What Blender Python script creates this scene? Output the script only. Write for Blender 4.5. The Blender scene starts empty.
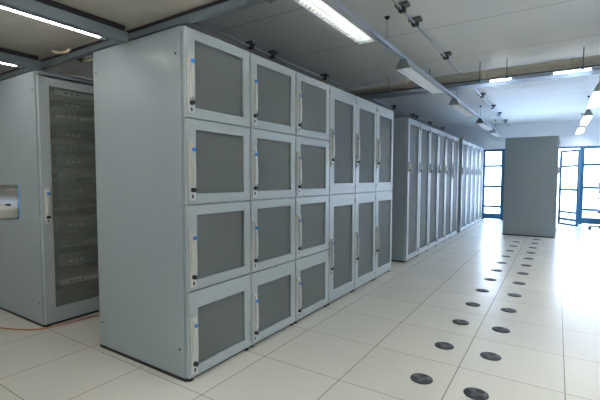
import bpy, bmesh, math, random
from mathutils import Vector, Matrix
random.seed(7)
S = bpy.context.scene
C = S.collection
PI = math.pi

# ------------------------------------------------------------------ materials
def new_mat(name):
    m = bpy.data.materials.new(name); m.use_nodes = True
    nt = m.node_tree
    return m, nt, nt.nodes['Principled BSDF']

def mat(name, col, rough=.5, metal=0., spec=.5, emit=None, estr=0., bump=0., bscale=200., var=0., vscale=3.):
    m, nt, b = new_mat(name)
    b.inputs['Base Color'].default_value = (*col, 1)
    b.inputs['Roughness'].default_value = rough
    b.inputs['Metallic'].default_value = metal
    b.inputs['Specular IOR Level'].default_value = spec
    if emit:
        b.inputs['Emission Color'].default_value = (*emit, 1)
        b.inputs['Emission Strength'].default_value = estr
    tc = nt.nodes.new('ShaderNodeTexCoord')
    if bump:
        n = nt.nodes.new('ShaderNodeTexNoise'); n.inputs['Scale'].default_value = bscale
        bp = nt.nodes.new('ShaderNodeBump'); bp.inputs['Strength'].default_value = bump
        bp.inputs['Distance'].default_value = .002
        nt.links.new(tc.outputs['Object'], n.inputs['Vector'])
        nt.links.new(n.outputs['Fac'], bp.inputs['Height'])
        nt.links.new(bp.outputs['Normal'], b.inputs['Normal'])
    if var:
        n = nt.nodes.new('ShaderNodeTexNoise'); n.inputs['Scale'].default_value = vscale
        n.inputs['Detail'].default_value = 4
        mx = nt.nodes.new('ShaderNodeMix'); mx.data_type = 'RGBA'
        mx.inputs[6].default_value = (*[c*(1-var) for c in col], 1)
        mx.inputs[7].default_value = (*[min(1, c*(1+var)) for c in col], 1)
        nt.links.new(tc.outputs['Object'], n.inputs['Vector'])
        nt.links.new(n.outputs['Fac'], mx.inputs[0])
        nt.links.new(mx.outputs[2], b.inputs['Base Color'])
    return m

PAINT   = mat('cabinet_paint', (.29, .35, .38), .33, 0, .5, bump=.05, bscale=400, var=.03)
PAINT_LIT   = mat('cabinet_paint_lit', (.365, .42, .435), .42, 0, .5, bump=.04, bscale=400, var=.02)  # same paint as the bodies, lightened for the light on the doors
HANDLE  = mat('handle_plastic', (.55, .57, .55), .4, var=.03, vscale=20)
BLACK   = mat('black_plastic', (.012, .012, .014), .5, 0, .35, var=.2, vscale=30)
BADGE   = mat('blue_badge', (.02, .19, .62), .35, var=.05, vscale=50)
STEEL   = mat('brushed_steel', (.46, .44, .41), .22, 1., var=.08, vscale=25)
ALU     = mat('anodised_rail', (.42, .47, .54), .35, .6, var=.05, vscale=8)
RAILP   = mat('grey_rail_paint', (.13, .165, .19), .45, .2, var=.05, vscale=8)
PIPE    = mat('beige_pipe_jacket', (.42, .40, .34), .5, var=.08, vscale=6)
TRAY    = mat('galvanised_tray', (.40, .44, .50), .4, .7, var=.1, vscale=10)
LUMP    = mat('luminaire_paint', (.50, .54, .55), .4, var=.02)
CAPG    = mat('luminaire_end_grey', (.29, .34, .33), .5, var=.05)
BRK     = mat('bracket_dark', (.11, .13, .12), .5, var=.1)
LOUV    = mat('louvre_white', (.62, .63, .63), .4, var=.02)
DIFF    = mat('luminaire_tube', (.9, .9, .9), .5, emit=(1, .97, .92), estr=9.0, var=.01)
DIFFB   = mat('added_luminaire_tube', (.9, .9, .9), .5, emit=(1, .97, .92), estr=300.0, var=.01)  # boosted tubes of the unseen luminaires added to brighten the room
DIFFR   = mat('luminaire_tube_bright', (.9, .9, .9), .5, emit=(1, .97, .92), estr=130.0, var=.01)
STRIPW  = mat('small_tube_light', (.9, .9, .9), .4, emit=(.92, .96, 1), estr=4., var=.01)
DIFFOFF = mat('luminaire_tube_off_glow', (.70, .74, .78), .5, emit=(.86, .93, 1), estr=3.0, var=.01)  # unlit tubes, faint glow added to make the undersides paler
STRIP   = mat('fluorescent_tube', (.9, .9, .9), .4, emit=(1, .97, .92), estr=14., var=.01)
BLUEF   = mat('blue_window_frame', (.02, .13, .25), .4, var=.05, vscale=5)
WALLP   = mat('wall_paint', (.88, .89, .90), .6, bump=.05, bscale=90, var=.02)
ORANGE  = mat('orange_cable', (.40, .13, .05), .45, var=.05, vscale=10)
BEIGEC  = mat('beige_cable', (.50, .44, .33), .5, var=.08, vscale=20)
GROM    = mat('grommet_grey', (.060, .072, .080), .55, 0, .3, var=.15, vscale=30)
GROMR   = mat('grommet_ring', (.012, .015, .02), .5, 0, .3, var=.1, vscale=30)
SRV     = mat('server_dark', (.12, .13, .13), .45, var=.1, vscale=12)
SRVL    = mat('server_light', (.85, .86, .85), .4, var=.06, vscale=12)
DESK    = mat('desk_laminate', (.35, .38, .45), .4, var=.05, vscale=8)
SCREEN  = mat('monitor_shell', (.50, .52, .66), .4, var=.05)
FABRIC  = mat('chair_fabric', (.04, .06, .14), .8, bump=.2, bscale=300, var=.1, vscale=30)

def mesh_mat(name, col, trans):
    m, nt, b = new_mat(name)
    b.inputs['Base Color'].default_value = (*col, 1)
    b.inputs['Roughness'].default_value = .6
    b.inputs['Specular IOR Level'].default_value = .25
    tc = nt.nodes.new('ShaderNodeTexCoord')
    v = nt.nodes.new('ShaderNodeTexVoronoi'); v.inputs['Scale'].default_value = 160.
    v.inputs['Randomness'].default_value = 0.
    mr = nt.nodes.new('ShaderNodeMapRange')
    mr.inputs[1].default_value = .15; mr.inputs[2].default_value = .55
    mr.inputs[3].default_value = min(1, trans*1.5); mr.inputs[4].default_value = trans*.5
    nt.links.new(tc.outputs['Object'], v.inputs['Vector'])
    nt.links.new(v.outputs['Distance'], mr.inputs[0])
    t = nt.nodes.new('ShaderNodeBsdfTransparent')
    mx = nt.nodes.new('ShaderNodeMixShader')
    nt.links.new(mr.outputs[0], mx.inputs[0])
    nt.links.new(b.outputs[0], mx.inputs[1]); nt.links.new(t.outputs[0], mx.inputs[2])
    nt.links.new(mx.outputs[0], nt.nodes['Material Output'].inputs['Surface'])
    return m
MESH  = mesh_mat('perforated_steel', (.175, .20, .197), .34)
MESHD = mesh_mat('perforated_steel_open', (.25, .275, .25), .95)

def glass_mat():
    m, nt, b = new_mat('window_glass')
    nt.nodes.remove(b)
    t = nt.nodes.new('ShaderNodeBsdfTransparent'); t.inputs[0].default_value = (.93, .96, 1, 1)
    g = nt.nodes.new('ShaderNodeBsdfGlossy'); g.inputs['Roughness'].default_value = .02
    f = nt.nodes.new('ShaderNodeLayerWeight'); f.inputs[0].default_value = .12
    mx = nt.nodes.new('ShaderNodeMixShader')
    nt.links.new(f.outputs['Fresnel'], mx.inputs[0]); nt.links.new(t.outputs[0], mx.inputs[1]); nt.links.new(g.outputs[0], mx.inputs[2])
    nt.links.new(mx.outputs[0], nt.nodes['Material Output'].inputs['Surface'])
    return m
GLASS = glass_mat()

def grid_line(nt, sep_out, period, offset, width):
    """1 inside a line of given width repeated every period along one coordinate"""
    a = nt.nodes.new('ShaderNodeMath'); a.operation = 'ADD'; a.inputs[1].default_value = -offset + period/2
    w = nt.nodes.new('ShaderNodeMath'); w.operation = 'FLOORED_MODULO'; w.inputs[1].default_value = period
    s = nt.nodes.new('ShaderNodeMath'); s.operation = 'SUBTRACT'; s.inputs[1].default_value = period/2
    ab = nt.nodes.new('ShaderNodeMath'); ab.operation = 'ABSOLUTE'
    lt = nt.nodes.new('ShaderNodeMath'); lt.operation = 'LESS_THAN'; lt.inputs[1].default_value = width/2
    nt.links.new(sep_out, a.inputs[0]); nt.links.new(a.outputs[0], w.inputs[0]); nt.links.new(w.outputs[0], s.inputs[0])
    nt.links.new(s.outputs[0], ab.inputs[0]); nt.links.new(ab.outputs[0], lt.inputs[0])
    return lt.outputs[0]

def floor_mat():
    m, nt, b = new_mat('raised_floor_tiles')
    tc = nt.nodes.new('ShaderNodeTexCoord'); sp = nt.nodes.new('ShaderNodeSeparateXYZ')
    nt.links.new(tc.outputs['Object'], sp.inputs[0])
    lx = grid_line(nt, sp.outputs[0], .6, 0, .006); ly = grid_line(nt, sp.outputs[1], .6, 0, .005)
    mx = nt.nodes.new('ShaderNodeMath'); mx.operation = 'MAXIMUM'
    nt.links.new(lx, mx.inputs[0]); nt.links.new(ly, mx.inputs[1])
    # per-tile tone
    dv = nt.nodes.new('ShaderNodeVectorMath'); dv.operation = 'SCALE'; dv.inputs['Scale'].default_value = 1/.6
    fl = nt.nodes.new('ShaderNodeVectorMath'); fl.operation = 'FLOOR'
    wn = nt.nodes.new('ShaderNodeTexWhiteNoise')
    nt.links.new(tc.outputs['Object'], dv.inputs[0]); nt.links.new(dv.outputs[0], fl.inputs[0]); nt.links.new(fl.outputs[0], wn.inputs[0])
    n1 = nt.nodes.new('ShaderNodeTexNoise'); n1.inputs['Scale'].default_value = 130.; n1.inputs['Detail'].default_value = 3
    n2 = nt.nodes.new('ShaderNodeTexNoise'); n2.inputs['Scale'].default_value = 1.7; n2.inputs['Detail'].default_value = 5
    for n in (n1, n2): nt.links.new(tc.outputs['Object'], n.inputs['Vector'])
    def mul(a, k, off):
        q = nt.nodes.new('ShaderNodeMath'); q.operation = 'MULTIPLY_ADD'; q.inputs[1].default_value = k; q.inputs[2].default_value = off
        nt.links.new(a, q.inputs[0]); return q.outputs[0]
    def add(a, c):
        q = nt.nodes.new('ShaderNodeMath'); q.operation = 'ADD'; nt.links.new(a, q.inputs[0]); nt.links.new(c, q.inputs[1]); return q.outputs[0]
    val = add(add(mul(wn.outputs[0], .06, -.03), mul(n1.outputs[0], .34, -.17)), mul(n2.outputs[0], .12, .94))
    base = nt.nodes.new('ShaderNodeMix'); base.data_type = 'RGBA'; base.blend_type = 'MULTIPLY'; base.inputs[0].default_value = 1
    base.inputs[6].default_value = (.605, .605, .56, 1)
    nt.links.new(val, base.inputs[7])
    ln = nt.nodes.new('ShaderNodeMix'); ln.data_type = 'RGBA'; ln.inputs[7].default_value = (.16, .15, .13, 1)
    lf = mul(mx.outputs[0], .85, 0)
    nt.links.new(lf, ln.inputs[0]); nt.links.new(base.outputs[2], ln.inputs[6])
    nt.links.new(ln.outputs[2], b.inputs['Base Color'])
    b.inputs['Roughness'].default_value = .27
    b.inputs['Specular IOR Level'].default_value = .4
    bp = nt.nodes.new('ShaderNodeBump'); bp.inputs['Strength'].default_value = .06; bp.inputs['Distance'].default_value = .002
    nt.links.new(n1.outputs[0], bp.inputs['Height']); nt.links.new(bp.outputs[0], b.inputs['Normal'])
    return m

def ceil_mat():
    m, nt, b = new_mat('ceiling_panels')
    tc = nt.nodes.new('ShaderNodeTexCoord'); sp = nt.nodes.new('ShaderNodeSeparateXYZ')
    nt.links.new(tc.outputs['Object'], sp.inputs[0])
    ly = grid_line(nt, sp.outputs[1], 1.2, .46, .010)
    n2 = nt.nodes.new('ShaderNodeTexNoise'); n2.inputs['Scale'].default_value = .8; n2.inputs['Detail'].default_value = 5
    nt.links.new(tc.outputs['Object'], n2.inputs['Vector'])
    mx = nt.nodes.new('ShaderNodeMix'); mx.data_type = 'RGBA'
    mx.inputs[6].default_value = (.82, .82, .77, 1); mx.inputs[7].default_value = (.87, .87, .83, 1)
    nt.links.new(n2.outputs[0], mx.inputs[0])
    ln = nt.nodes.new('ShaderNodeMix'); ln.data_type = 'RGBA'; ln.inputs[7].default_value = (.36, .36, .33, 1)
    nt.links.new(ly, ln.inputs[0]); nt.links.new(mx.outputs[2], ln.inputs[6]); nt.links.new(ln.outputs[2], b.inputs['Base Color'])
    b.inputs['Roughness'].default_value = .5
    return m

def canopy_mat():
    m, nt, b = new_mat('stained_canopy_panel')
    tc = nt.nodes.new('ShaderNodeTexCoord')
    n2 = nt.nodes.new('ShaderNodeTexNoise'); n2.inputs['Scale'].default_value = 3.5; n2.inputs['Detail'].default_value = 6
    n2.inputs['Distortion'].default_value = 1.2
    nt.links.new(tc.outputs['Object'], n2.inputs['Vector'])
    cr = nt.nodes.new('ShaderNodeValToRGB')
    cr.color_ramp.elements[0].position = .42; cr.color_ramp.elements[0].color = (.36, .345, .30, 1)
    cr.color_ramp.elements[1].position = .68; cr.color_ramp.elements[1].color = (.44, .425, .375, 1)
    nt.links.new(n2.outputs[0], cr.inputs[0]); nt.links.new(cr.outputs[0], b.inputs['Base Color'])
    b.inputs['Roughness'].default_value = .3
    return m
FLOOR, CEIL, CANOPY = floor_mat(), ceil_mat(), canopy_mat()

# ------------------------------------------------------------------ geometry helpers
def bm_new(): return bmesh.new()

def box(bm, x0, x1, y0, y1, z0, z1, bev=0.):
    vs = [bm.verts.new((x, y, z)) for x in (x0, x1) for y in (y0, y1) for z in (z0, z1)]
    fs = []
    for q in ((0,1,3,2), (4,6,7,5), (0,4,5,1), (2,3,7,6), (0,2,6,4), (1,5,7,3)):
        fs.append(bm.faces.new([vs[i] for i in q]))
    if bev > 0:
        es = list({e for f in fs for e in f.edges})
        bmesh.ops.bevel(bm, geom=es, offset=bev, segments=2, affect='EDGES', profile=.5)
    return bm

def prism(bm, pts, axis, a0, a1):
    """extrude polygon pts (two coords) along axis between a0 and a1"""
    def mk(p, a):
        c = list(p); c.insert(axis, a); return bm.verts.new(c)
    A = [mk(p, a0) for p in pts]; B = [mk(p, a1) for p in pts]
    bm.faces.new(A); bm.faces.new(B[::-1])
    n = len(pts)
    for i in range(n):
        bm.faces.new((A[i], B[i], B[(i+1) % n], A[(i+1) % n]))
    bmesh.ops.recalc_face_normals(bm, faces=bm.faces[:])
    return bm

def cyl(bm, p0, p1, r0, r1=None, n=20, cap=True):
    r1 = r0 if r1 is None else r1
    p0, p1 = Vector(p0), Vector(p1)
    d = (p1 - p0).normalized()
    u = d.orthogonal().normalized(); v = d.cross(u)
    A, B = [], []
    for i in range(n):
        t = 2*PI*i/n; e = u*math.cos(t) + v*math.sin(t)
        A.append(bm.verts.new(p0 + e*r0)); B.append(bm.verts.new(p1 + e*r1))
    for i in range(n):
        f = bm.faces.new((A[i], A[(i+1) % n], B[(i+1) % n], B[i])); f.smooth = True
    if cap:
        bm.faces.new(A[::-1]); bm.faces.new(B)
    return bm

def lathe(bm, prof, centre=(0, 0, 0), n=28):
    """revolve (r, z) profile about Z"""
    rings = []
    for r, z in prof:
        rings.append([bm.verts.new((centre[0]+r*math.cos(2*PI*i/n), centre[1]+r*math.sin(2*PI*i/n), centre[2]+z)) for i in range(n)])
    for a, b in zip(rings, rings[1:]):
        for i in range(n):
            f = bm.faces.new((a[i], a[(i+1) % n], b[(i+1) % n], b[i])); f.smooth = True
    if prof[-1][0] > 1e-6: bm.faces.new(rings[-1])
    if prof[0][0] > 1e-6: bm.faces.new(rings[0][::-1])
    return bm

def tube_path(bm, pts, r, n=8):
    """sweep a circle along smoothed points"""
    P = [Vector(p) for p in pts]
    Q = []
    for i in range(len(P)-1):
        p0 = P[max(i-1, 0)]; p1 = P[i]; p2 = P[i+1]; p3 = P[min(i+2, len(P)-1)]
        for k in range(6):
            t = k/6
            Q.append(.5*((2*p1) + (p2-p0)*t + (2*p0-5*p1+4*p2-p3)*t*t + (3*p1-p0-3*p2+p3)*t**3))
    Q.append(P[-1])
    rings = []; u = None
    for i, q in enumerate(Q):
        d = (Q[min(i+1, len(Q)-1)] - Q[max(i-1, 0)]).normalized()
        if u is None: u = d.orthogonal().normalized()
        u = (u - d*u.dot(d)).normalized(); v = d.cross(u)
        rings.append([bm.verts.new(q + (u*math.cos(2*PI*j/n) + v*math.sin(2*PI*j/n))*r) for j in range(n)])
    for a, b in zip(rings, rings[1:]):
        for j in range(n):
            f = bm.faces.new((a[j], a[(j+1) % n], b[(j+1) % n], b[j])); f.smooth = True
    bm.faces.new(rings[0][::-1]); bm.faces.new(rings[-1])
    return bm

def obj(name, bm, m, parent=None):
    bmesh.ops.recalc_face_normals(bm, faces=bm.faces[:])
    me = bpy.data.meshes.new(name); bm.to_mesh(me); bm.free()
    me.materials.append(m)
    o = bpy.data.objects.new(name, me); C.objects.link(o)
    if parent: o.parent = parent
    return o

def thing(name, label, cat, loc=(0, 0, 0), group=None):
    o = bpy.data.objects.new(name, None); C.objects.link(o)
    o.location = loc; o.empty_display_size = .1
    o['label'] = label; o['category'] = cat
    if group: o['group'] = group
    return o

def tag(o, label, cat, group=None):
    o['label'] = label; o['category'] = cat
    if group: o['group'] = group
    return o

def struct(name, bm, m, parent=None):
    o = obj(name, bm, m, parent)
    if parent is None: o['kind'] = 'structure'
    return o

def copy_tree(o, parent=None):
    c = o.copy(); C.objects.link(c); c.parent = parent
    for ch in list(o.children): copy_tree(ch, c)
    return c

def dup(root, loc, label, group=None):
    c = copy_tree(root); c.location = loc; c['label'] = label
    if group: c['group'] = group
    return c

# ------------------------------------------------------------------ room shell
XL, XR, YB, YF, ZC = -6.4, 4.6, -6.0, 10.6, 2.9
struct('floor', box(bm_new(), XL-.2, XR+.2, YB-.2, YF+3, -.15, 0), FLOOR)
struct('ceiling', box(bm_new(), XL-.2, XR+.2, YB-.2, YF+.2, ZC, ZC+.15), CEIL)
struct('wall_left', box(bm_new(), XL-.2, XL, YB-.2, YF+.2, 0, ZC), WALLP)
struct('wall_rear', box(bm_new(), XL, XR+.2, YB-.2, YB, 0, ZC), WALLP)
wf = bm_new()
box(wf, XL, -1.46, YF, YF+.2, 0, ZC); box(wf, -1.46, XR+.2, YF, YF+.2, 2.17, ZC)
struct('wall_far', wf, WALLP)
ADDED_RW = [(8.6, 10.4)]  # unseen right-wall window, made up to let in daylight
wr = bm_new()
box(wr, XR, XR+.2, YB-.2, YF+.2, 0, .8); box(wr, XR, XR+.2, YB-.2, YF+.2, 2.17, ZC)
ys = [YB-.2] + [v for w in ADDED_RW for v in w] + [YF+.2]
for a, b in zip(ys[0::2], ys[1::2]): box(wr, XR, XR+.2, a, b, .8, 2.17)
struct('wall_right', wr, WALLP)

nwin = 0
def window(bm_frame, bm_pane):
    global nwin
    nwin += 1
    f = struct('window_%d' % nwin, bm_frame, BLUEF)
    obj('pane', bm_pane, GLASS, f)
    return f
def far_window(x0, x1, lw=.055):
    b = bm_new(); y0, y1 = YF+.02, YF+.09
    box(b, x0, x0+lw, y0, y1, 0.005, 2.17, .004); box(b, x1-lw, x1, y0, y1, 0.005, 2.17, .004)
    box(b, x0+lw, x1-lw, y0, y1, 2.10, 2.17); box(b, x0+lw, x1-lw, y0, y1, .03, .2)
    for z in (.42, 1.03, 1.66): box(b, x0+lw, x1-lw, y0+.01, y1-.01, z-.036, z+.036)
    p = bm_new(); box(p, x0+lw, x1-lw, YF+.052, YF+.058, .2, 2.10)
    window(b, p)
far_window(-1.46, -.82, .10)
far_window(-.82, -.18); far_window(-.18, .46)
far_window(1.08, 1.9); far_window(1.9, 2.72); far_window(2.72, 3.54); far_window(3.54, XR)
for a, b_ in ADDED_RW:
    b = bm_new(); x0, x1 = XR+.04, XR+.11
    box(b, x0, x1, a, a+.055, .8, 2.17); box(b, x0, x1, b_-.055, b_, .8, 2.17)
    box(b, x0, x1, a+.055, b_-.055, .8, .86); box(b, x0, x1, a+.055, b_-.055, 2.11, 2.17)
    box(b, x0, x1, (a+b_)/2-.025, (a+b_)/2+.025, .86, 2.11)
    p = bm_new(); box(p, x0+.032, x0+.038, a+.055, b_-.055, .86, 2.11)
    window(b, p)
# doorway frame and the open glazed leaf
tb = bm_new()
box(tb, .46, .53, YF+.02, YF+.09, 0.005, 2.17); box(tb, 1.02, 1.08, YF+.02, YF+.09, 0.005, 2.17); box(tb, .53, 1.02, YF+.02, YF+.09, 2.12, 2.17)
struct('trim_1', tb, BLUEF)
L = .70
b = bm_new()
box(b, 0, .055, -.022, .022, .06, 2.09, .004); box(b, L-.055, L, -.022, .022, .06, 2.09, .004)
box(b, .055, L-.055, -.022, .022, 2.035, 2.09); box(b, .055, L-.055, -.022, .022, .06, .12)
box(b, .055, L-.055, -.022, .022, .19, .26)
for z in (.42, 1.03, 1.66): box(b, .055, L-.055, -.016, .016, z-.03, z+.03)
leaf = struct('door_1', b, BLUEF)
p = bm_new(); box(p, .055, L-.055, -.003, .003, .12, 2.035); obj('pane', p, GLASS, leaf)
h = bm_new(); cyl(h, (L-.03, -.022, 1.0), (L-.03, -.065, 1.0), .009, n=10); cyl(h, (L-.03, -.06, 1.0), (L-.15, -.06, 1.0), .009, n=10)
obj('handle', h, STEEL, leaf)
leaf.location = (.575, 10.33, -.045); leaf.rotation_euler = (0, 0, math.atan2(-.56, .425))

# ------------------------------------------------------------------ server cabinets
# local frame: origin on floor at the front-left (near) corner of the cabinet; the front faces +X, width along +Y
H = 2.19
def door_mb(w, z0, z1, ml, mr, mb, mt):
    b = bm_new(); g = .0035; t0, t1 = -.024, 0.
    y0, y1, a, c = g, w-g, z0+g, z1-g
    iy0, iy1, ia, ic = y0+ml, y1-mr, a+mb, c-mt
    O = [(y0, a), (y1, a), (y1, c), (y0, c)]; I = [(iy0, ia), (iy1, ia), (iy1, ic), (iy0, ic)]
    def ring(x, P): return [b.verts.new((x, q[0], q[1])) for q in P]
    e = .003
    Oe = [(y0+e, a+e), (y1-e, a+e), (y1-e, c-e), (y0+e, c-e)]
    Ie = [(iy0-e, ia-e), (iy1+e, ia-e), (iy1+e, ic+e), (iy0-e, ic+e)]
    R = [ring(t0, O), ring(t1-e, O), ring(t1, Oe), ring(t1, Ie), ring(t1-e, I), ring(t0, I)]
    R.append(R[0])
    for A, B in zip(R, R[1:]):
        for i in range(4): b.faces.new((A[i], A[(i+1) % 4], B[(i+1) % 4], B[i]))
    m = bm_new(); box(m, t0+.008, t0+.011, iy0, iy1, ia, ic)
    return b, m

def handle_bms(yc, z0, hh):
    """swing handle: base plate, tapered lever, lock and badge; returns bmeshes"""
    w = .024
    b = bm_new(); box(b, 0, .010, yc-w, yc+w, z0, z0+hh, .004)
    zl0, zl1 = z0+hh*.24, z0+hh
    q = bm_new()
    pts = [(.008, zl0), (.030, zl0+.01), (.033, zl0+hh*.25), (.028, zl1-hh*.20), (.022, zl1-.015), (.008, zl1-.005)]
    prism(q, [(p[0], p[1]) for p in pts], 1, yc-w*.55, yc+w*.55)
    es = [e for e in q.edges if abs(e.verts[0].co.y-e.verts[1].co.y) < 1e-6]
    bmesh.ops.bevel(q, geom=es, offset=.003, segments=2, affect='EDGES')
    me = bpy.data.meshes.new('tmp'); q.to_mesh(me); q.free(); b.from_mesh(me); bpy.data.meshes.remove(me)
    lk = bm_new(); zc = z0+hh*.18
    cyl(lk, (.008, yc, zc), (.030, yc, zc), .015, .013, 16); box(lk, .009, .012, yc-.006, yc+.006, z0+hh*.04, z0+hh*.10)
    bd = bm_new(); zb = z0+hh*.86
    cyl(bd, (.020, yc, zb), (.0295, yc, zb-.001), .0125, n=18)
    return b, lk, bd

def make_cabinet(label, group, w, depth, rows, panel=False, mmat=None, rails=True, hz=None, wide=False):
    r = thing('server_cabinet', label, 'cabinet', group=group)
    mmat = mmat or MESH
    d = depth; xf = -.026; t = .022; z0 = .022
    b = bm_new()
    box(b, -d, xf, .0015, t, z0, H); box(b, -d, xf, w-t, w-.0015, z0, H)
    box(b, -d, xf, t, w-t, H-t, H); box(b, -d, xf, t, w-t, z0, z0+t); box(b, -d, -d+t, t, w-t, z0+t, H-t)
    for z in rows[1:-1]:
        box(b, -d+t, xf, t, w-t, z-.02, z+.02)
    obj('body', b, PAINT, r)
    pl = bm_new(); box(pl, -d+.006, xf-.002, (-.007 if panel else .006), w-.006, .0015, z0-.0005); obj('base_shade', pl, BLACK, r)  # black strip standing in for the shadow line under the cabinet
    for x in (-.035, -d+.006):
        for y in (.03, w-.03):
            f = bm_new(); lathe(f, [(.026, 0), (.026, .008), (.015, .012), (.015, z0+.002)], (x, y, 0), 14)
            obj('foot', f, BLACK, r)
    if panel:
        s = bm_new(); box(s, -d+.01, xf-.006, -.008, .0014, z0+.001, H-.006, .003)
        sp = obj('side_panel', s, PAINT, r)
        for x in (xf-.05, -d+.05):
            for z in (H-.16, .2):
                q = bm_new(); cyl(q, (x, -.011, z), (x, -.006, z), .007, n=12); obj('screw', q, BLACK, sp)
    if rails:
        for y in (.07, w-.07):
            m = bm_new(); box(m, -.10, -.07, y-.02, y+.02, z0+t, H-t); obj('mounting_rail', m, SRVL, r)
    n = len(rows)-1
    for i in range(n):
        a, c = rows[i], rows[i+1]
        mb, mt = ((.064, .064) if n == 4 else (.11, .12)) if n > 1 else (.075, .085)
        if n == 4 and i == 0: mb, mt = .066, .11
        ml, mr = (.075, .069) if n == 4 else (.095, .06)
        if n == 1: ml, mr = (.085, .07)
        if wide: mt, mb = .07, .13
        bd, mm = door_mb(w, a, c, ml, mr, mb, mt)
        dr = obj('door', bd, PAINT_LIT, r)
        obj('mesh_panel', mm, mmat, dr)
        if n == 4: hb = handle_bms(.037, a+.026, .362)
        elif n == 2: hb = handle_bms(.040, a+.28, .38)
        else: hb = handle_bms(.044, *(hz or (1.37, .17)))
        obj('handle', hb[0], HANDLE, dr); obj('lock', hb[1], BLACK, dr); obj('handle_badge', hb[2], BADGE, dr)
        hr, hl = (.013, .07) if n == 1 else (.006, .035)
        for z in ((a+.06, c-.06-hl) if n < 4 else (a+.04, c-.08)):
            hg = bm_new(); cyl(hg, (.004, w-.0035-(hr if n == 1 else 0), z), (.004, w-.0035-(hr if n == 1 else 0), z+hl), hr, n=10)
            obj('hinge', hg, CAPG if n == 1 else PAINT_LIT, dr)
    return r

QUARTER = [.022, .573, 1.114, 1.643, 2.186]
HALF = [.022, 1.113, 2.186]
FULL = [.022, 2.186]
XF = -1.36; Y0 = -1.150; W = .596
G1 = 'cabinets in the front row'
cab = make_cabinet('four-door grey cabinet nearest the camera, showing its whole plain side panel', G1, W, .985, QUARTER, True)
cab.location = (XF, Y0, 0)
c2 = make_cabinet('second four-door grey cabinet, directly right of the nearest cabinet', G1, W, .985, QUARTER)
c2.location = (XF, Y0+W, 0)
dup(c2, (XF, Y0+2*W, 0), 'third four-door grey cabinet, beside the first of the two-door cabinets')
c4 = make_cabinet('two-door grey cabinet with tall mesh doors, directly right of the four-door cabinets', G1, W, .985, HALF)
c4.location = (XF, Y0+3*W, 0)
dup(c4, (XF, Y0+4*W, 0), 'middle one of the three two-door grey cabinets')
dup(c4, (XF, Y0+5*W, 0), 'two-door grey cabinet at the far end of the front row')

G2 = 'single-door cabinets in the middle row'
ords = ['second', 'third', 'fourth', 'fifth', 'sixth']
f1 = make_cabinet('first single-door cabinet of the middle row, its beige-lit side panel showing', G2, .6, .96, FULL, True)
f1.location = (XF, 3.06, 0)
f2 = make_cabinet('', G2, .6, .96, FULL)
for i in range(5):
    lab = '%s single-door mesh cabinet from the near end of the middle row' % ords[i]
    if i == 4:
        make_cabinet('last cabinet of the middle row, with a longer white handle', G2, .6, .96, FULL, hz=(1.25, .38)).location = (XF, 3.06+.6*(i+1), 0); continue
    if i == 0: f2.location = (XF, 3.06+.6*(i+1), 0); f2['label'] = lab
    else: dup(f2, (XF, 3.06+.6*(i+1), 0), lab)
G3 = 'single-door cabinets in the far row'
w3 = dup(f1, (XF, 7.06, 0), 'first cabinet of the farthest row, showing a sliver of side panel', G3)
for i in range(4):
    dup(f2, (XF, 7.06+.63*(i+1), 0), ['second', 'third', 'fourth', 'last'][i] + ' narrow cabinet of the farthest row, near the left window', G3)

fr = make_cabinet('lone tall grey cabinet standing in front of the far windows', None, .6, 1.02, FULL, True)
fr.location = (.53, 7.27, 0)
lc = make_cabinet('full-height cabinet at left, equipment showing through its dark mesh door', None, .8, .96, [.022, 2.15], True, MESHD, True, (.90, .30), True)
lc.location = (-3.09, -1.2, 0)
lc.scale = (1, 1, 2.165/2.19)

# rack units behind the left cabinet's mesh door
units = [(2.00, .045, 'l'), (1.90, .05, 'd'), (1.80, .035, 'l'), (1.62, .09, 'd'), (1.52, .04, 'm'), (1.38, .09, 'd'),
         (1.28, .045, 'm'), (1.10, .13, 'd'), (1.0, .045, 'm'), (.80, .13, 'd'), (.66, .045, 'm'), (.48, .12, 'd'), (.32, .045, 'l')]
tone = {'l': ('pale', SRVL), 'd': ('dark', SRV), 'm': ('grey', TRAY)}
place = ['topmost', 'second from the top', 'third from the top', 'fourth from the top', 'fifth from the top', 'sixth from the top', 'seventh from the top',
         'eighth from the top', 'ninth from the top', 'fourth from the bottom', 'third from the bottom', 'second from the bottom', 'lowest']
for (z, hh, k), pn in zip(units, place):
    u = thing('rack_server', '%s slim rack unit, %s behind the left cabinet\'s mesh door' % (tone[k][0], pn), 'server', (-3.155, -.8, z), 'rack units in the left cabinet')
    b = bm_new(); box(b, -.55, 0, -.225, .225, 0, hh, .002); obj('chassis', b, tone[k][1], u)
    fp = bm_new(); box(fp, 0.001, .008, -.242, .242, .002, hh-.002, .002); obj('front_panel', fp, tone[k][1], u)
    for j in range(3):
        l = bm_new(); box(l, .0085, .011, -.16+j*.05, -.135+j*.05, hh*.35, hh*.35+.014); obj('port', l, SRVL if k == 'd' else BLACK, u)

# ------------------------------------------------------------------ floor grommets
def grommet():
    r = thing('floor_grommet', '', 'grommet', group='black round grommets set in the floor')
    b = bm_new(); lathe(b, [(.070, .0003), (.069, .0028), (.064, .0036), (.062, .002)], n=36); obj('ring', b, GROMR, r)
    l = bm_new(); lathe(l, [(.062, .0005), (.062, .0028), (.03, .0031), (.0001, .0031)], n=32); lid = obj('lid', l, GROM, r)
    for a in (90, 210, 330):
        n = bm_new(); pts = []
        c, s = math.cos(math.radians(a)), math.sin(math.radians(a))
        for k in range(14):
            t = 2*PI*k/14; u, v = .041+.018*math.cos(t), .027*math.sin(t)
            pts.append((u*c-v*s, u*s+v*c))
        prism(n, pts, 2, .002, .0036); obj('cable_opening', n, BLACK, lid)
    return r
words = ['nearest', 'second', 'third', 'fourth', 'fifth', 'sixth', 'seventh', 'eighth', 'ninth', 'tenth', 'eleventh', 'twelfth', 'thirteenth']
g0 = grommet(); first = True
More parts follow.
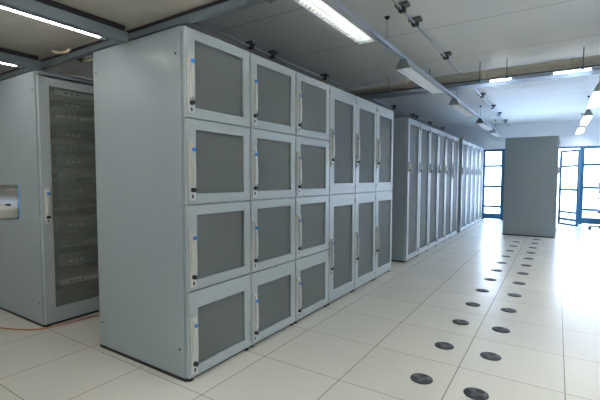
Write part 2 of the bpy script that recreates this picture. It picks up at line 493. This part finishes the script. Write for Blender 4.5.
for X, n, side in ((-.166, 12, 'left'), (.156, 13, 'right')):
    for i in range(n):
        if i == 0: lab = 'black round floor grommet nearest the camera in the %s line' % side
        elif i == n-1: lab = 'farthest black floor grommet of the %s line, close to the lone cabinet' % side
        else: lab = '%s black floor grommet from the camera in the %s line' % (words[i], side)
        xx = X + (.0028*i)
        if first: g0.location = (xx, -.3, 0.0005); g0['label'] = lab; first = False
        else:
            c = dup(g0, (xx, -.3+.5945*i, 0.0005), lab); c.rotation_euler = (0, 0, random.uniform(-.5, .5))

# ------------------------------------------------------------------ luminaires on suspended rails
def luminaire(Ln, lit):
    """origin at mid-length, underside centre; runs along Y"""
    r = thing('louvred_luminaire', '', 'ceiling light', group='louvred luminaires under the rails')
    wb, wt, hh = .083, .030, .10
    b = bm_new(); y0, y1 = -Ln/2, Ln/2
    for s in (-1, 1):
        prism(b, [(s*wb, 0), (s*(wb-.004), 0), (s*(wt-.004), hh-.004), (s*wt, hh)], 1, y0, y1)
    box(b, -wt+.002, wt-.002, y0, y1, hh-.006, hh)
    obj('housing', b, LUMP, r)
    for s in (y0-.006, y1):
        e = bm_new(); prism(e, [(-wb-.004, -.004), (wb+.004, -.004), (wt+.004, hh+.004), (-wt-.004, hh+.004)], 1, s, s+.006)
        obj('end_cap', e, CAPG, r)
    d = bm_new(); cyl(d, (0, y0+.03, .072), (0, y1-.03, .072), .013, n=16); obj('tube', d, lit, r)
    l = bm_new(); n = int(Ln/.050)
    for i in range(1, n):
        y = y0 + Ln*i/n; prism(l, [(-.078, .003), (.078, .003), (.060, .048), (-.060, .048)], 1, y-.0015, y+.0015)
    for x in (-.079, 0, .079): box(l, x-.0015, x+.0015, y0, y1, .002, .006 if x else .005)
    obj('louvre', l, LOUV, r)
    for y in (-Ln*.3, Ln*.3):
        m = bm_new(); box(m, -.02, .02, y-.02, y+.02, hh, hh+.0065); obj('mounting_clip', m, ALU, r)
    return r
lum = luminaire(1.6, DIFF); lum_off = luminaire(1.6, DIFFOFF); lum_b = luminaire(1.6, DIFFB); lum_r = luminaire(1.6, DIFFR)
LX, RX, ZL = -.965, .985, 2.505
lum.location = (LX, -.2, ZL); lum['label'] = 'glowing louvred luminaire at the top of the picture, nearest on the left rail'
lum_off.location = (LX, 2.4, ZL); lum_off['label'] = 'dim louvred luminaire second from the camera on the left rail'
for y, wd in ((5.0, 'third'), (7.6, 'fourth')): dup(lum_off, (LX, y, ZL), 'unlit louvred luminaire with added glow, %s from the camera on the left rail' % wd)
dup(lum_off, (LX, 9.75, ZL), 'farthest unlit louvred luminaire with added glow, on the left rail')
for y, wd in ((-.2, 'overhead'), (2.4, 'nearest the picture edge'), (5.0, 'second from the right edge'), (7.6, 'third from the right edge'), (9.75, 'farthest')):
    q = lum_r if y == -.2 else dup(lum_r, (RX, y, ZL), '')
    q.location = (RX, y, ZL); q['label'] = 'glowing louvred luminaire on the right rail, %s' % wd
for y in (-2.8, -5.0): dup(lum_b, (RX, y, ZL), 'added louvred luminaire on the right rail, unseen behind the camera at %.0f m' % -y)  # unseen lamps added behind the camera for general light
for y, wd in ((-5.0, 'behind the camera'), (-2.4, 'beside the camera'), (.2, 'first ahead'), (2.8, 'second ahead')):  # unseen extra row on its own rail, added to brighten the room
    (lum_b if y == .2 else dup(lum_b, (2.93, y, ZL), '')).location = (2.93, y, ZL)
lum_b['label'] = 'glowing louvred luminaire on the far right rail, first ahead'
for o, wd in zip([o for o in C.objects if o.name.startswith('louvred') and o.get('label') == ''], ('behind the camera', 'beside the camera', 'second ahead')):
    o['label'] = 'added unseen louvred luminaire on the far right rail, %s' % wd
for X, side in ((LX, 'left'), (RX, 'right'), (2.93, 'added far right')):
    r = thing('suspension_rail', 'long grey rail hung from the ceiling carrying the %s line of luminaires' % side, 'rail', (X, 0, 0), 'luminaire suspension rails')
    b = bm_new(); box(b, -.024, .024, -1.2 if X < 0 else -5.9, 10.5, 2.611, 2.648, .005); obj('channel', b, ALU, r)
    for y in (1.1, 4.4, 6.9, 9.4):
        q = bm_new(); cyl(q, (0, y, 2.65), (0, y, 2.885), .004, n=8)
        rod = obj('hanging_rod', q, ALU, r)
        m = bm_new(); cyl(m, (0, y, 2.872), (0, y, 2.899), .012, .028, 14); obj('ceiling_anchor', m, BLACK, rod)

# ------------------------------------------------------------------ ceiling conduits with clamp brackets
def conduit(X, label, ys_, y0):
    r = thing('conduit_pipe', label, 'conduit', (X, 0, 0), 'thin conduits under the ceiling')
    b = bm_new(); cyl(b, (0, y0, 2.84), (0, 10.45, 2.84), .011, n=12); obj('pipe', b, ALU, r)
    for y in ys_:
        k = bm_new(); box(k, -.062, .062, y-.042, y+.042, 2.866, 2.899, .003); box(k, -.018, .018, y-.022, y+.022, 2.852, 2.87)
        br = obj('bracket', k, BRK, r)
        q = bm_new(); box(q, -.032, .032, y-.030, y+.030, 2.818, 2.860, .006); cyl(q, (0, y-.034, 2.84), (0, y+.034, 2.84), .018, n=12)
        obj('clamp', q, BLACK, br)
    return r
conduit(-.735, 'thin steel conduit with black clamps running along the aisle ceiling', [.88, 1.28, 2.6, 4.0, 5.5, 6.95, 8.1, 9.5], -.9)
conduit(-2.59, 'thin steel conduit with black clamps above the cabinet rows', [.92, 1.34, 2.69, 4.25, 5.82, 7.18, 7.5, 8.82, 10.3], -.9)

t = thing('ceiling_fitting', 'small round steel fitting on the ceiling at the top edge of the picture', 'fitting', (-1.693, 0.123, 2.899))
b = bm_new(); lathe(b, [(.060, 0), (.060, -.012), (.052, -.02), (.040, -.02), (.036, -.012), (.036, -.004)], n=28); obj('ring', b, STEEL, t)
b = bm_new(); lathe(b, [(.034, -.003), (.030, -.03), (.016, -.044), (.0001, -.047)], n=24); obj('dome', b, BRK, t)

# ------------------------------------------------------------------ insulated pipe across the room
r = thing('insulated_pipe', 'thick beige insulated pipe crossing the room just below the ceiling', 'pipe', (0, 3.36, 2.735))
b = bm_new(); cyl(b, (-5.2, 0, 0), (4.2, 0, 0), .062, n=28); obj('jacket', b, PIPE, r)
for x in [-4.6+1.05*i for i in range(9)]:
    jb = bm_new(); cyl(jb, (x-.02, 0, 0), (x+.02, 0, 0), .0645, n=28); obj('joint_band', jb, BEIGEC, r)
st = bm_new(); box(st, -5.2, 4.2, -.03, .03, -.077, -.0625); obj('support_strut', st, BRK, r)
for x in (-2.95, -1.76, -1.126, -.435, -.1, .744, 1.8):
    h = bm_new(); cyl(h, (x, -.075, -.085), (x, -.075, .164), .006, n=8); hg = obj('hanger_rod', h, RAILP, r)
    k = bm_new(); box(k, x-.018, x+.018, -.09, .06, -.079, -.070, .003); cyl(k, (x, -.075, -.105), (x, -.075, -.075), .013, n=8); obj('cradle', k, BLUEF, hg)
r = thing('cable_tray', 'flat galvanised cable tray hung behind the beige pipe', 'tray', (0, 3.98, 2.725))
b = bm_new(); box(b, -5.2, 4.2, -.13, .13, 0, .004); box(b, -5.2, 4.2, -.133, -.128, 0, .06); box(b, -5.2, 4.2, .128, .133, 0, .06); obj('channel', b, TRAY, r)
for x in (-2.2, -.7, .5, 1.9):
    for y in (-.14, .14):
        h = bm_new(); cyl(h, (x, y, -.01), (x, y, .174), .005, n=8); obj('hanger_rod', h, RAILP, r)
for x0, x1, wd in ((-.36, -.08, 'left of the two'), (.43, .85, 'right of the two')):
    t = thing('tube_light', 'short bright tube light beside the beige pipe, %s' % wd, 'tube light', ((x0+x1)/2, 3.74, 2.735), 'tube lights behind the pipe')
    hw = (x1-x0)/2
    b = bm_new(); box(b, -hw-.05, hw+.05, -.03, .03, .024, .10, .004); cyl(b, (0, 0, .1), (0, 0, .164), .008, n=8); obj('housing', b, LUMP, t)
    d = bm_new(); cyl(d, (-hw, 0, 0), (hw, 0, 0), .026, n=16); obj('tube', d, STRIPW, t)
    for s in (-1, 1):
        e = bm_new(); box(e, s*hw-.012+s*.013, s*hw+.012+s*.013, -.03, .03, -.03, .03, .004); obj('socket', e, CAPG, t)

# ------------------------------------------------------------------ low canopy over the near aisle
r = thing('aisle_canopy', 'low brown-grey stained canopy above the near aisle, at top left', 'canopy')
pb = bm_new()
box(pb, -4.7, -.45, -4.6, -1.15, 2.262, 2.28); obj('ceiling_panel', pb, CANOPY, r)
eb = bm_new(); box(eb, -4.7, -.45, -1.149, -1.125, 2.243, 2.29); obj('shade_strip', eb, BLACK, r)  # black strip drawn as the shadow gap between panel and rail
rb = bm_new(); box(rb, -4.7, -.45, -1.15, -1.10, 2.2005, 2.242, .004); obj('front_rail', rb, RAILP, r)
for x in (-4.7, -.51):
    h = bm_new(); box(h, x, x+.06, -4.6, -1.15, 2.2005, 2.261, .004); obj('side_rail', h, RAILP, r)
for x in (-4.4, -2.7, -.6):
    for y in (-4.3, -1.6):
        h = bm_new(); cyl(h, (x, y, 2.27), (x, y, 2.899), .006, n=8); obj('hanger_rod', h, RAILP, r)

def batten(x, label, y1=-1.19):
    t = thing('batten_light', label, 'batten light', (x, 0, 0), 'batten lights under the canopy')
    b = bm_new(); box(b, -.018, .044, -4.3, y1, 2.163, 2.228, .005); obj('housing', b, RAILP, t)
    k = bm_new(); box(k, -.01, .040, -4.25, y1-.02, 2.2285, 2.2615); obj('gap_shade', k, BLACK, t)  # black filler drawn as the shadow gap above the housing
    d = bm_new(); box(d, -.050, -.019, -4.25, y1-.15, 2.162, 2.197, .010); obj('tube', d, STRIP, t)
    e = bm_new(); box(e, -.052, -.0185, y1-.148, y1-.11, 2.159, 2.200, .004); obj('socket', e, CAPG, t)
    return t
batten(-1.90, 'slim batten light with glowing tube under the canopy, beside the nearest cabinet')
batten(-3.08, 'slim batten light at the left edge, in front of the left cabinet')
batten(-.80, 'slim batten light under the canopy over the main aisle')

# bright profile along the top front edge of the left cabinet
r = thing('edge_profile', 'thin bright aluminium profile along the top of the left cabinet', 'profile', (-3.09, -1.12, 2.166))
b = bm_new(); box(b, -.035, 0, -.05, .70, 0, .022, .003); obj('profile_bar', b, STEEL, r)

# loose cables looped over the canopy rail
def cab_loop(name, label, pts, m, rad):
    b = bm_new(); tube_path(b, pts, rad); return tag(obj(name, b, m), label, 'cable', 'cable loops at the canopy rail')
cab_loop('hanging_cable', 'beige cable loop hanging under the canopy just before the rail', [(-2.74, -1.24, 2.246), (-2.72, -1.23, 2.236), (-2.68, -1.215, 2.23), (-2.62, -1.20, 2.23), (-2.58, -1.19, 2.246)], BEIGEC, .012)
cab_loop('hanging_cable', 'beige and black cable loop hanging behind the rail, beside the nearest cabinet', [(-2.72, -1.085, 2.235), (-2.67, -1.05, 2.215), (-2.6, -1.03, 2.205), (-2.5, -1.03, 2.215), (-2.45, -1.05, 2.24), (-2.43, -1.085, 2.25)], BEIGEC, .012)
q = bm_new(); cyl(q, (-2.71, -1.08, 2.232), (-2.665, -1.048, 2.213), .02, n=14); obj('connector', q, BLACK, [o for o in C.objects if o.name.startswith('hanging_cable')][-1])

# ------------------------------------------------------------------ brushed steel tube entering at the left
r = thing('steel_tube', 'short brushed steel tube with blue rim entering from the left edge', 'tube', (0, 0, 0))
end = Vector((-.634, -2.326, 1.217))
ax = Vector((.373, .927, .0)).normalized()
b = bm_new(); cyl(b, end-ax*.45, end-ax*.0025, .0446, n=40); obj('barrel', b, STEEL, r)
b = bm_new(); cyl(b, end-ax*.0025, end-ax*.0005, .0438, .042, n=40); obj('end_rim', b, BADGE, r)
b = bm_new(); sc_ = Vector((.927, -.373, 0)); q = end-ax*.020+sc_*.0435+Vector((0, 0, -.004)); cyl(b, q, q+sc_*.002, .003, n=10); obj('screw', b, BLACK, r)
b = bm_new(); q = end-ax*.45; cyl(b, (q.x, q.y, 0), (q.x, q.y, q.z+.06), .04, n=24); cyl(b, (q.x, q.y, 0.0005), (q.x, q.y, .012), .10, n=24); obj('post', b, STEEL, r)

# orange cable on the floor round the left cabinet
b = bm_new()
tube_path(b, [(-4.3, -1.62, .007), (-3.75, -1.52, .007), (-3.40, -1.42, .007), (-3.16, -1.31, .007), (-3.055, -1.19, .007), (-3.03, -1.0, .007), (-3.0, -.8, .007), (-2.9, -.45, .007), (-2.75, .2, .007)], .0055)
tag(obj('orange_cable', b, ORANGE), 'thin orange cable lying on the floor round the left cabinet', 'cable')

# cable bundle on top of the far row
b = bm_new(); tube_path(b, [(-1.42, 7.25, 2.205), (-1.44, 7.5, 2.28), (-1.46, 7.85, 2.31), (-1.48, 8.25, 2.27), (-1.5, 8.5, 2.205)], .016)
tag(obj('cable_arch', b, BLACK), 'dark cable arching over the top of the farthest cabinet row', 'cable')

# ------------------------------------------------------------------ desk, monitor and chair at the right edge
r = thing('desk', 'pale desk at the right edge in front of the windows', 'desk', (1.10, 9.95, 0))
b = bm_new(); prism(b, [(0, 0), (1.6, -.1), (1.6, .55), (.25, .55)], 2, .735, .763); obj('desk_top', b, DESK, r)
for x, y in ((.55, .1), (1.5, .02), (.55, .5), (1.5, .5)):
    l = bm_new(); cyl(l, (x, y, 0), (x, y, .736), .02, n=12); obj('leg', l, STEEL, r)
r = thing('monitor', 'grey monitor standing on the pale desk at the right edge', 'monitor', (1.66, 10.2, .7635))
b = bm_new(); box(b, -.23, .23, -.02, .02, .11, .42, .008); obj('screen_shell', b, SCREEN, r)
b = bm_new(); box(b, -.205, .205, .0205, .0225, .14, .40); obj('screen', b, BLACK, r)
b = bm_new(); box(b, -.025, .025, -.05, -.021, .01, .2); box(b, -.24, .24, -.1, .1, 0, .02, .006); obj('stand', b, SCREEN, r)
r = thing('office_chair', 'office chair with dark castors under the desk at the right edge', 'chair', (1.60, 9.45, 0))
b = bm_new(); box(b, -.22, .22, -.22, .22, .42, .49, .025); obj('seat', b, FABRIC, r)
b = bm_new(); box(b, .23, .27, -.2, .2, .58, .95, .018); box(b, .19, .27, -.03, .03, .44, .62, .01); obj('backrest', b, FABRIC, r)
b = bm_new(); cyl(b, (0, 0, .09), (0, 0, .43), .03, n=14)
for k in range(5):
    a = 2*PI*k/5 + PI
    cyl(b, (0, 0, .11), (.36*math.cos(a), .36*math.sin(a), .085), .022, .014, 10)
obj('base', b, BLACK, r)
for k in range(5):
    a = 2*PI*k/5 + PI; x, y = .36*math.cos(a), .36*math.sin(a)
    q = bm_new(); cyl(q, (x, y-.022, .036), (x, y+.022, .036), .035, n=16); cyl(q, (x, y, .05), (x, y, .09), .009, n=8)
    obj('castor', q, FABRIC, r)

# ------------------------------------------------------------------ world and camera
w = bpy.data.worlds.new('sky'); S.world = w; w.use_nodes = True
nt = w.node_tree; bg = nt.nodes['Background']
tc = nt.nodes.new('ShaderNodeTexCoord'); sp = nt.nodes.new('ShaderNodeSeparateXYZ'); cr = nt.nodes.new('ShaderNodeValToRGB')
nt.links.new(tc.outputs['Generated'], sp.inputs[0])
mp = nt.nodes.new('ShaderNodeMapRange'); mp.inputs[1].default_value = -.3; mp.inputs[2].default_value = .6
nt.links.new(sp.outputs[2], mp.inputs[0]); nt.links.new(mp.outputs[0], cr.inputs[0])
cr.color_ramp.elements[0].color = (.55, .68, .95, 1); cr.color_ramp.elements[1].color = (.50, .70, 1, 1)
e = cr.color_ramp.elements.new(.4); e.color = (.72, .84, 1, 1)
nt.links.new(cr.outputs[0], bg.inputs[0]); bg.inputs[1].default_value = 7.8

cam = bpy.data.cameras.new('camera'); co = bpy.data.objects.new('camera', cam); C.objects.link(co)
cam.sensor_width = 36; cam.sensor_fit = 'HORIZONTAL'; cam.lens = 394.44*36/600; cam.clip_start = .02
yaw, pitch, roll = math.radians(33.07), math.radians(3.19), math.radians(.12)
fwd = Vector((-math.sin(yaw)*math.cos(pitch), math.cos(yaw)*math.cos(pitch), -math.sin(pitch)))
right = Vector((math.cos(yaw), math.sin(yaw), 0)); up = right.cross(fwd)
r2 = right*math.cos(roll) + up*math.sin(roll); u2 = -right*math.sin(roll) + up*math.cos(roll)
M = Matrix((r2, u2, -fwd)).transposed().to_4x4(); M.translation = Vector((.52, -2.78, 1.28))
co.matrix_world = M
S.camera = co

S.view_settings.view_transform = 'Standard'; S.view_settings.look = 'None'
S.view_settings.exposure = 0.92; S.view_settings.gamma = 1; S.view_settings.use_curve_mapping = False
S.cycles.use_denoising = True
S.cycles.max_bounces = 8; S.cycles.transparent_max_bounces = 12
S.cycles.caustics_reflective = False; S.cycles.caustics_refractive = False
S.cycles.sample_clamp_indirect = 8
